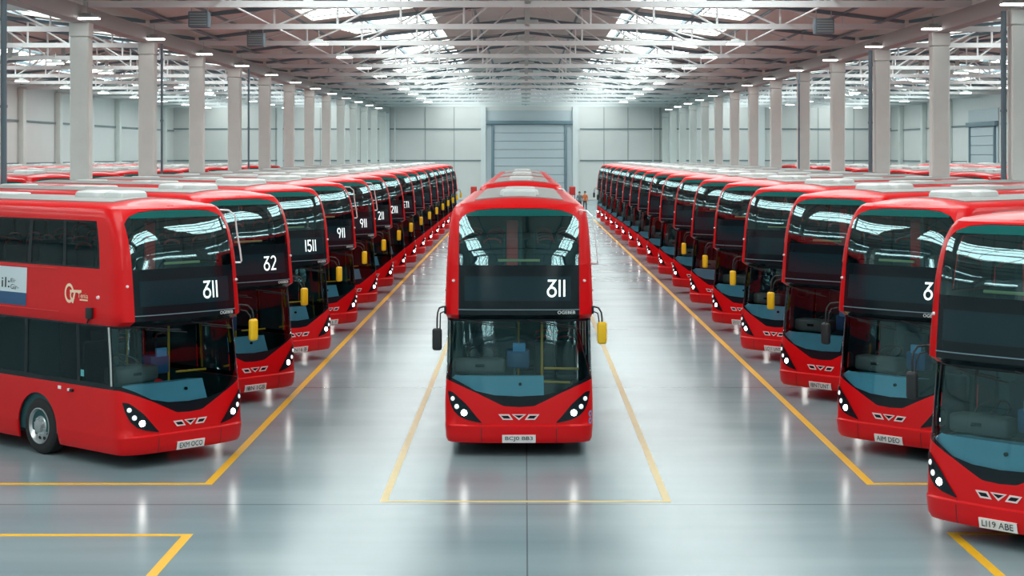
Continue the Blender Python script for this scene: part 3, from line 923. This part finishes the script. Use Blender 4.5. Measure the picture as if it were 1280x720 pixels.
# skylight strips per span (from the ridge line): fractions
def strips(a, b):
    m = (a + b) / 2; h = (b - a) / 2
    return [(m - 0.64 * h, m - 0.30 * h), (m + 0.30 * h, m + 0.64 * h)]
first = 61.5 - BAY * 9
frames = [first + BAY * i for i in range(0, 23) if Y0 < first + BAY * i < Y1 - 2]
edges_y = [Y0] + frames + [Y1]
bm = bmesh.new()
wn = 0
def quad(bm, x0, x1, y0, y1, dz=0, mi=0):
    f = bm.faces.new([bm.verts.new((x, y, roof_h(x) + dz)) for x, y in ((x0, y0), (x0, y1), (x1, y1), (x1, y0))]); f.material_index = mi
sky_jobs = []
for a, b in SPANS:
    m = (a + b) / 2
    st = strips(a, b)
    cuts = [a, st[0][0], st[0][1], m, st[1][0], st[1][1], b]
    e = 0.0
    for k in range(6):
        x0, x1 = cuts[k], cuts[k + 1]
        sky_strip = k in (1, 4)
        for j in range(len(edges_y) - 1):
            ya, yb = edges_y[j], edges_y[j + 1]
            if not sky_strip:
                quad(bm, x0, x1, ya, yb)
            else:
                g = min(1.2, (yb - ya) * 0.2)
                quad(bm, x0, x1, ya, ya + g); quad(bm, x0, x1, yb - g, yb)
                sky_jobs.append((x0, x1, ya + g, yb - g))
# give the roof depth: an outer skin above
bmesh.ops.remove_doubles(bm, verts=bm.verts, dist=0.001)
ext = bmesh.ops.solidify(bm, geom=bm.faces[:], thickness=-0.15)
tag(obj('ceiling', to_mesh('ceiling', bm, 'ceil', 0)), kind='structure')
for (x0, x1, ya, yb) in sky_jobs:
    wn += 1
    zc = [roof_h(x0) + 0.05, roof_h(x1) + 0.05]
    bm = bmesh.new()
    vs = [bm.verts.new(p) for p in ((x0, ya, zc[0]), (x0, yb, zc[0]), (x1, yb, zc[1]), (x1, ya, zc[1]))]
    bm.faces.new(vs)
    w = tag(obj('window_%d' % wn, to_mesh('window', bm, 'sky', 0)), kind='structure')
    bm = bmesh.new()
    n = 3
    for i in range(1, n):
        t = i / n; x = x0 + (x1 - x0) * t; z = zc[0] + (zc[1] - zc[0]) * t
        add_box(bm, (x, (ya + yb) / 2, z - 0.06), (0.08, yb - ya, 0.10))
    for i in range(1, 5):
        y = ya + (yb - ya) * i / 5
        add_tube(bm, [(x0, y, zc[0] - 0.05), (x1, y, zc[1] - 0.05)], 0.035, 4)
    obj('glazing_bar', to_mesh('glazing_bar', bm, 'truss', 0), w)

# purlins
pn = 0
for a, b in SPANS:
    n = 12 if b - a > 28 else 9
    for i in range(1, n):
        x = a + (b - a) * i / n
        o = box_obj('purlin_beam', (x, (Y0 + Y1) / 2, roof_h(x) - 0.13), (0.10, Y1 - Y0 - 0.2, 0.20), 'steelblue')
        tag(o, kind='structure')
# trusses
def truss_meshes(a, b):
    m = (a + b) / 2; h = (b - a) / 2
    zb_, zt0, zt1 = 10.40, 10.62, roof_h(m) - 0.40
    if b - a < 28: zb_ = 10.30
    out = {}
    bm = bmesh.new(); add_box(bm, (m, 0, zb_), (b - a - 0.2, 0.20, 0.22)); out['bottom_chord'] = bm
    bm = bmesh.new()
    for sg in (-1, 1):
        p0 = Vector((m + sg * (h - 0.1), 0, zt0)); p1 = Vector((m, 0, zt1)); d = p1 - p0
        rot = Matrix.Rotation(-math.atan2(d.z, d.x), 3, 'Y')
        add_box(bm, (p0 + p1) / 2, (d.length, 0.16, 0.16), 0, 0, rot)
    out['top_chord'] = bm
    bm = bmesh.new(); add_box(bm, (m, 0, (zb_ + zt1) / 2), (0.22, 0.2, zt1 - zb_)); add_box(bm, (m, 0, zb_ + 0.16), (0.9, 0.06, 0.25), 0, 0.02); out['king_post'] = bm
    bm = bmesh.new()
    n = 6
    for sg in (-1, 1):
        def top(t): return Vector((m + sg * h * (1 - t), 0, zt0 + (zt1 - zt0) * t))
        def bot(t): return Vector((m + sg * h * (1 - t), 0, zb_))
        for i in range(1, n):
            add_tube(bm, [bot(i / n), top(i / n)], 0.05, 6)
            add_tube(bm, [bot(i / n), top((i + 1) / n if i + 1 < n else 0.98)], 0.045, 6)
    out['web_bracing'] = bm
    return {k: to_mesh(k, v, {'top_chord': 'steelblue', 'king_post': 'gutter'}.get(k, 'truss')) for k, v in out.items()}
tm = [truss_meshes(a, b) for a, b in SPANS]
vis = [y for y in frames if y > 45]
for si, t in enumerate(tm):
    nmspan = ['left bay', 'centre bay', 'right bay'][si]
    for y in frames:
        r = empty('roof_truss', (0, y, 0)); r['kind'] = 'structure'; r['group'] = 'white roof trusses'
        k = vis.index(y) if y in vis else None
        r['label'] = ('white steel roof truss over the %s, %s from the camera' % (nmspan, ORD[k])) if k is not None else 'white steel roof truss over the %s behind the camera position' % nmspan
        r['category'] = 'truss'
        for kk, me in t.items(): obj(kk, me, r)
# diagonal braces in the roof plane
for i in range(len(frames) - 1):
    for sg in (-1, 1):
        m = (XL + XR) / 2; xa, xb = (m + sg * 1.6, m + sg * 10.2) if i % 2 else (m + sg * 10.2, m + sg * 1.6)
        bm = bmesh.new(); add_tube(bm, [(xa, frames[i], roof_h(xa) - 0.36), (xb, frames[i + 1], roof_h(xb) - 0.36)], 0.05, 6)
        tag(obj('roof_brace', to_mesh('roof_brace', bm, 'gutter')), kind='structure')
# longitudinal beams over the columns
for x, nm in ((XL, 'left'), (XR, 'right')):
    o = box_obj('gutter_beam', (x, (Y0 + Y1) / 2, 10.02), (0.55, Y1 - Y0 - 0.1, 0.56), 'gutter', 0.03)
    tag(o, 'grey beam running along the tops of the %s columns' % nm, 'beam', kind='structure')
# columns
def column_mesh():
    bm = bmesh.new()
    add_box(bm, (0, 0, 4.62), (0.66, 0.60, 9.24), 0, 0.045, seg=1)
    add_box(bm, (0, 0, 9.50), (0.70, 0.64, 0.50), 0, 0.03, seg=1)
    return to_mesh('concrete_column', bm, 'conc', 20)
cm = column_mesh()
for x, y_first, nm in ((XL, 50.65, 'left'), (XR, 55.8, 'right')):
    ys = [y_first + BAY * i for i in range(-8, 20)]
    ys = [y for y in ys if Y0 + 1 < y < Y1 - 1]
    vv = [y for y in ys if y > 49]
    for y in ys:
        o = obj('concrete_column', cm, None, (x, y, 0))
        lab = 'pale concrete column, %s from the camera in the %s line of columns' % (ORD[vv.index(y)], nm) if y in vv else 'pale concrete column of the %s line beside the camera position' % nm
        tag(o, lab, 'column', 'concrete columns', 'structure')
# downpipes
def pipe_mesh(r=0.09):
    bm = bmesh.new(); add_tube(bm, [(0, 0, 0), (0, 0, 9.7)], r, 12)
    for z in (1.5, 4.0, 6.5, 9.0): add_tube(bm, [(0, 0, z), (0, 0, z + 0.08)], r + 0.02, 12)
    return to_mesh('downpipe', bm, 'pipe')
pm, pms = pipe_mesh(), pipe_mesh(0.05)
for x, y, me, lab in ((XL + 0.52, 50.6, pm, 'blue-grey downpipe beside the nearest column of the left line'), (XL + 0.75, 94.0, pms, 'thin grey downpipe beside the fifth left column'),
                      (XR - 0.52, 55.8, pm, 'blue-grey downpipe beside the nearest column of the right line'), (XR - 0.52, 77.3, pm, 'blue-grey downpipe beside the third column of the right line'),
                      (XR - 0.36, 98.5, pms, 'thin grey downpipe beside the fifth right column'), (XL + 0.55, 72.5, pms, 'thin grey downpipe beside the third left column')):
    tag(obj('downpipe', me, None, (x, y, 0)), lab, 'pipe', 'downpipes')
# sprinkler and conduit runs under the roof
def run(name, x, z, r, y0, y1, lab, mat='pipe'):
    bm = bmesh.new(); add_tube(bm, [(0, y0, 0), (0, y1, 0)], r, 8)
    tag(obj(name, to_mesh(name, bm, mat), None, (x, 0, z)), lab, 'pipe', 'pipes under the roof')
run('sprinkler_pipe', -14.6, 10.65, 0.07, -30, 190, 'dark pipe running under the roof just inside the left columns')
run('sprinkler_pipe', 14.8, 10.65, 0.07, -30, 190, 'dark pipe running under the roof just inside the right columns')
run('sprinkler_pipe', -16.4, 10.47, 0.06, -30, 190, 'dark pipe running just outside the left columns')
run('sprinkler_pipe', 16.6, 10.47, 0.06, -30, 190, 'dark pipe running just outside the right columns')
run('sprinkler_pipe', -10.6, 10.55, 0.04, -30, 190, 'thin pipe slung below the trusses on the left', 'truss')
run('sprinkler_pipe', 10.8, 10.55, 0.04, -30, 190, 'thin pipe slung below the trusses on the right', 'truss')
# lamps
def lamp_parts():
    bm = bmesh.new(); add_box(bm, (0, 0, 0.09), (0.80, 0.46, 0.10), 0, 0.03); add_box(bm, (0, 0, 0.17), (0.34, 0.26, 0.10), 0, 0.02)
    h = to_mesh('lamp_housing', bm, 'gutter')
    bm = bmesh.new(); add_box(bm, (0, 0, 0.022), (0.76, 0.42, 0.044), 0, 0.01)
    d = to_mesh('diffuser', bm, 'ledlamp')
    bm = bmesh.new(); add_tube(bm, [(0, 0, 0.2), (0, 0, 0.60)], 0.012, 6); s = to_mesh('hanger', bm, 'gutter')
    return h, d, s
lh, ld, ls = lamp_parts()
def lamp(x, y, z, lab, group):
    r = empty('ceiling_lamp', (x, y, z)); tag(r, lab, 'lamp', group)
    obj('lamp_housing', lh, r); obj('diffuser', ld, r); obj('hanger', ls, r)
lines = [(XL + 0.55, 50.65 - 1.3, 9.78, 'above the left columns', 13), (XR - 0.55, 55.8 - 1.3, 9.78, 'above the right columns', 13),
         (-9.0, 77.0, 9.95, 'over the left of the centre bay', 9), (9.2, 77.0, 9.95, 'over the right of the centre bay', 9),
         (-24.0, 90.0, 9.75, 'over the left bay', 9), (25.0, 90.0, 9.75, 'over the right bay', 9),
         (-32.0, 112.0, 9.75, 'near the left wall', 7), (33.5, 112.0, 9.75, 'near the right wall', 7)]
for x, y0, z, where, n in lines:
    for i in range(n):
        lamp(x, y0 + BAY * i, z, 'lit white ceiling lamp %s, %s from the camera' % (where, ORD[i]), 'lit ceiling lamps')
# unit heaters
def heater():
    bm = bmesh.new(); add_box(bm, (0, 0, 0.3), (0.75, 0.6, 0.6), 0, 0.04)
    b = to_mesh('heater_casing', bm, 'steelblue')
    bm = bmesh.new()
    for i in range(5): add_box(bm, (0, -0.31, 0.1 + 0.1 * i), (0.62, 0.04, 0.03))
    l = to_mesh('louvre', bm, 'gutter')
    bm = bmesh.new(); add_tube(bm, [(-0.3, 0, 0.6), (-0.3, 0, 0.95)], 0.02, 6)
    h = [to_mesh('hanger', bm, 'gutter')]
    bm = bmesh.new(); add_tube(bm, [(0.3, 0, 0.6), (0.3, 0, 0.95)], 0.02, 6); h.append(to_mesh('hanger', bm, 'gutter'))
    return b, l, h
hb, hl, hh = heater()
for x, y, lab in ((-11.9, 78.0, 'dark unit heater hung under the roof on the left'), (11.8, 69.5, 'dark unit heater hung under the roof on the right'), (-12.2, 66.0, 'dark unit heater nearest the camera on the left')):
    r = empty('unit_heater', (x, y, 9.9)); tag(r, lab, 'heater', 'unit heaters')
    obj('heater_casing', hb, r); obj('louvre', hl, r); obj('hanger', hh[0], r); obj('hanger', hh[1], r)

# back wall joinery
yb = Y1 - 0.03
for z in (4.4, 7.95):
    trim(((XWL - 4.9) / 2, yb, z), (-4.9 - XWL, 0.10, 0.14)); trim(((XWR + 6.2) / 2, yb, z), (XWR - 6.2, 0.10, 0.14))
for x in (-37, -33, -28, -23, -18.5, -15.2, -11.2, -4.75 - 3.2, 8.9, 11.6, 15.2, 19, 24, 28.5, 33, 37):
    trim((x, yb, 5.2), (0.10, 0.06, 10.4), 'gutter')
for x, w in ((-4.65, 0.55), (5.7, 0.62), (-15.6, 0.8), (16.0, 0.8), (-27.5, 0.6), (26.5, 0.9)):
    trim((x, Y1 - 0.2, 5.25), (w, 0.4, 10.5), 'truss')
for x in (-14.6, 14.4): trim((x, Y1 - 0.25, 5.2), (0.14, 0.14, 10.4), 'truss')
# centre door
def big_door(n, cx, cy, w, h, facing, nm):
    r = empty('door_%d' % n, (cx, cy, 0), facing); r['kind'] = 'structure'
    bm = bmesh.new(); k = 9
    for i in range(k):
        z0 = h * i / k
        add_box(bm, (0, -0.10, z0 + h / k / 2), (w, 0.10, h / k - 0.05), 0, 0.015)
    add_box(bm, (0, -0.04, h / 2), (w, 0.04, h), 1)
    obj('door_panel', to_mesh('door_panel', bm, ['shutter', 'rail'], 20), r)
    bm = bmesh.new()
    for sg in (-1, 1):
        add_box(bm, (sg * (w / 2 + 0.16), -0.16, h / 2 + 0.1), (0.30, 0.24, h + 0.2), 0, 0.02)
    add_box(bm, (0, -0.20, h + 0.22), (w + 1.9, 0.36, 0.42), 0, 0.03)
    obj('door_frame', to_mesh('door_frame', bm, 'steelblue'), r)
    bm = bmesh.new()
    for sg in (-1, 1): add_box(bm, (sg * (w / 2 + 0.68), -0.06, h / 2), (0.75, 0.06, h), 0)
    add_box(bm, (0, -0.06, h + 1.0), (w + 2.1, 0.06, 1.15), 0)
    obj('door_surround', to_mesh('door_surround', bm, 'shutter'), r)
    return r
big_door(1, 0.50, Y1, 7.9, 8.45, 0, 'back')
big_door(2, XWR, 158.0, 8.2, 7.6, R(-90), 'right')
# side walls
for xw, sg in ((XWL, 1), (XWR, -1)):
    for z in (4.4, 7.75):
        if sg < 0:
            trim((xw + sg * 0.05, (Y0 + 152) / 2, z), (0.12, 152 - Y0, 0.14)); trim((xw + sg * 0.05, (164 + Y1) / 2, z), (0.12, Y1 - 164, 0.14))
        else:
            trim((xw + sg * 0.05, (Y0 + Y1) / 2, z), (0.12, Y1 - Y0 - 0.5, 0.14))
    for y in frames + [frames[-1] + BAY * 0.9]:
        if sg < 0 and 152 < y < 164: continue
        o = box_obj('wall_pilaster', (xw + sg * 0.24, y, 5.15), (0.46, 0.85, 10.3), 'conc', 0.02)
        tag(o, kind='structure')
        trim((xw + sg * 0.04, y + 0.9, 5.2), (0.07, 0.10, 10.3), 'rail')

# floor markings
ln = [0]
def line(pts, w, lab, mat='line', z=0.003):
    bm = bmesh.new()
    P = [Vector((p[0], p[1])) for p in pts]; vv = []
    for i, p in enumerate(P):
        d1 = (p - P[i - 1]).normalized() if i else (P[1] - P[0]).normalized()
        d2 = (P[i + 1] - p).normalized() if i < len(P) - 1 else d1
        t = (d1 + d2).normalized(); n = Vector((-t.y, t.x)); k = w / 2 / max(0.3, n.dot(Vector((-d1.y, d1.x))))
        q = p + n * k; r = p - n * k
        vv.append((bm.verts.new((q.x, q.y, z)), bm.verts.new((r.x, r.y, z)), bm.verts.new((q.x, q.y, 0)), bm.verts.new((r.x, r.y, 0))))
    for i in range(len(vv) - 1):
        a, b = vv[i], vv[i + 1]
        bm.faces.new((a[1], b[1], b[0], a[0])); bm.faces.new((a[0], b[0], b[2], a[2])); bm.faces.new((a[3], b[3], b[1], a[1]))
    o = obj('floor_marking', to_mesh('floor_marking', bm, mat, 0))
    tag(o, lab, 'floor line', 'painted floor lines', 'structure')
F = 2200.0
yl = CAMZ * F / 413; y2 = CAMZ * F / 477
line([(-30, yl), (-4.96, yl), (-4.96, 140)], 0.135, 'long yellow line along the left row of buses, turning off at its near end')
line([(-30, y2), (-4.58, y2), (-4.58, 12)], 0.135, 'yellow line at the bottom left corner of the photo')
line([(30, yl), (5.42, yl), (5.42, 140)], 0.135, 'long yellow line along the right row of buses, turning off at its near end')
line([(30, y2 + 0.1), (5.83, y2 + 0.1), (5.83, 12)], 0.135, 'yellow line under the nearest right bus at the photo edge')
yc = CAMZ * F / 435
line([(-2.10, 90), (-2.10, yc), (2.12, yc), (2.12, 90)], 0.115, 'worn pale yellow box line around the centre lane', 'linepale')

# fire points by the back wall
def fire_point(x, y, lab):
    r = empty('fire_point_stand', (x, y, 0)); tag(r, lab, 'fire point', 'red fire points')
    bm = bmesh.new(); add_box(bm, (0, 0, 1.45), (0.62, 0.30, 0.85), 0, 0.04); obj('cabinet', to_mesh('cabinet', bm, 'firered'), r)
    bm = bmesh.new()
    for sx in (-.25, .25): add_box(bm, (sx, 0, 0.52), (0.06, 0.2, 1.04))
    add_box(bm, (0, 0, 0.03), (0.7, 0.4, 0.06)); obj('stand', to_mesh('stand', bm, 'mblack'), r)
    bm = bmesh.new(); add_tube(bm, [(0.0, -0.24, 0.35), (0, -0.24, 0.80), (0, -0.24, 0.86)], 0.085, 12); add_tube(bm, [(0, -0.24, 0.86), (0, -0.24, 0.95)], 0.03, 8)
    obj('extinguisher', to_mesh('extinguisher', bm, 'firered'), r)
fire_point(4.75, 176.0, 'red fire cabinet on a stand, right of the back door')
fire_point(-5.1, 176.0, 'red fire cabinet on a stand, left of the back door')

# two people standing far down the right aisle
def person(x, y, rz, jacket, lab):
    J = [(0, 0, 0.95), (0, 0.01, 1.15), (0, 0.0, 1.36), (0, 0.0, 1.50), (0, -0.02, 1.60), (0, -0.015, 1.70),
         (0.19, 0, 1.42), (0.25, 0.02, 1.14), (0.24, -0.08, 0.90), (0.235, -0.11, 0.80), (-0.19, 0, 1.42), (-0.25, 0.02, 1.14), (-0.24, -0.08, 0.90), (-0.235, -0.11, 0.80),
         (0.10, 0, 0.90), (0.115, -0.02, 0.50), (0.12, 0.02, 0.09), (0.13, -0.13, 0.045), (-0.10, 0, 0.90), (-0.115, -0.02, 0.50), (-0.12, 0.02, 0.09), (-0.13, -0.13, 0.045)]
    E = [(0, 1), (1, 2), (2, 3), (3, 4), (4, 5), (2, 6), (6, 7), (7, 8), (8, 9), (2, 10), (10, 11), (11, 12), (12, 13), (0, 14), (14, 15), (15, 16), (16, 17), (0, 18), (18, 19), (19, 20), (20, 21)]
    rad = [0.15, 0.14, 0.16, 0.065, 0.095, 0.085, 0.075, 0.052, 0.038, 0.034, 0.075, 0.052, 0.038, 0.034, 0.10, 0.07, 0.05, 0.045, 0.10, 0.07, 0.05, 0.045]
    me = bpy.data.meshes.new('p'); me.from_pydata(J, E, [])
    o = bpy.data.objects.new('p', me); COL.objects.link(o)
    sk = o.modifiers.new('s', 'SKIN'); sb = o.modifiers.new('b', 'SUBSURF'); sb.levels = 2; sb.render_levels = 2
    for i, v in enumerate(me.skin_vertices[0].data): v.radius = (rad[i], rad[i] * 0.85); v.use_root = (i == 0)
    dg = bpy.context.evaluated_depsgraph_get()
    out = bpy.data.meshes.new_from_object(o.evaluated_get(dg)); out.name = 'person'
    bpy.data.objects.remove(o); bpy.data.meshes.remove(me)
    out.materials.clear()
    for k in ('skin', jacket, 'trouser', 'mblack'): out.materials.append(M[k])
    for p in out.polygons:
        c = p.center
        p.material_index = 0 if c.z > 1.47 or (abs(c.x) > 0.19 and c.z < 0.90) else (1 if c.z > 0.93 or abs(c.x) > 0.21 else (2 if c.z > 0.12 else 3))
        p.use_smooth = True
    # fingers and nose grown into the same mesh
    bm = bmesh.new(); bm.from_mesh(out)
    for sg in (-1, 1):
        for k in range(4):
            x0 = sg * (0.235); yk = -0.145 + 0.022 * k; ln_ = (0.07, 0.08, 0.075, 0.06)[k]
            add_tube(bm, [(x0, yk, 0.80), (x0, yk - 0.005, 0.80 - ln_ * .55), (x0 - sg * 0.015, yk, 0.80 - ln_)], 0.009, 6, 0)
        add_tube(bm, [(sg * 0.225, -0.15, 0.84), (sg * 0.21, -0.17, 0.80), (sg * 0.205, -0.175, 0.77)], 0.010, 6, 0)
        add_box(bm, (sg * 0.09, -0.01, 1.645), (0.02, 0.045, 0.06), 0, 0.008)
    add_box(bm, (0, -0.105, 1.635), (0.028, 0.035, 0.05), 0, 0.01)
    bm.to_mesh(out); bm.free()
    p = obj('person', out, None, (x, y, 0), rz); tag(p, lab, 'person', 'people by the back wall')
    bm = bmesh.new(); bmesh.ops.create_uvsphere(bm, u_segments=16, v_segments=10, radius=0.115)
    for v in bm.verts: v.co = Vector((v.co.x * 0.92, v.co.y * 1.02 + 0.012, max(v.co.z, -0.035 if v.co.y > 0 else 0.045) + 1.70))
    obj('hair', to_mesh('hair', bm, 'hair'), p)
person(4.88, 157.0, R(10), 'jgrey', 'person with dark hair in a grey jacket, standing far down the right aisle')
person(5.42, 158.5, R(-25), 'jorange', 'person with dark hair in an orange jacket, standing beside the one in grey')

# ------------------------------------------------------------------ light, world, camera
w = bpy.data.worlds.new('World'); sc.world = w; w.use_nodes = True
bg = w.node_tree.nodes['Background']; bg.inputs[0].default_value = (0.75, 0.85, 0.9, 1); bg.inputs[1].default_value = 0.5
cam = bpy.data.cameras.new('camera'); co = bpy.data.objects.new('camera', cam); COL.objects.link(co)
co.location = (0, 0, CAMZ); co.rotation_euler = (R(90), 0, 0)
cam.sensor_width = 36.0; cam.lens = 36.0 * F / 1280.0
cam.shift_x = (640 - 656) / 1280.0; cam.shift_y = -(360 - 192) / 1280.0
cam.clip_end = 600
sc.camera = co
sc.view_settings.view_transform = 'Standard'; sc.view_settings.look = 'None'
sc.view_settings.exposure = 0.0; sc.view_settings.gamma = 1.0; sc.view_settings.use_curve_mapping = False
sc.cycles.use_denoising = True
sc.cycles.max_bounces = 10; sc.cycles.transparent_max_bounces = 24; sc.cycles.glossy_bounces = 5
sc.cycles.sample_clamp_indirect = 6.0; sc.cycles.caustics_reflective = False
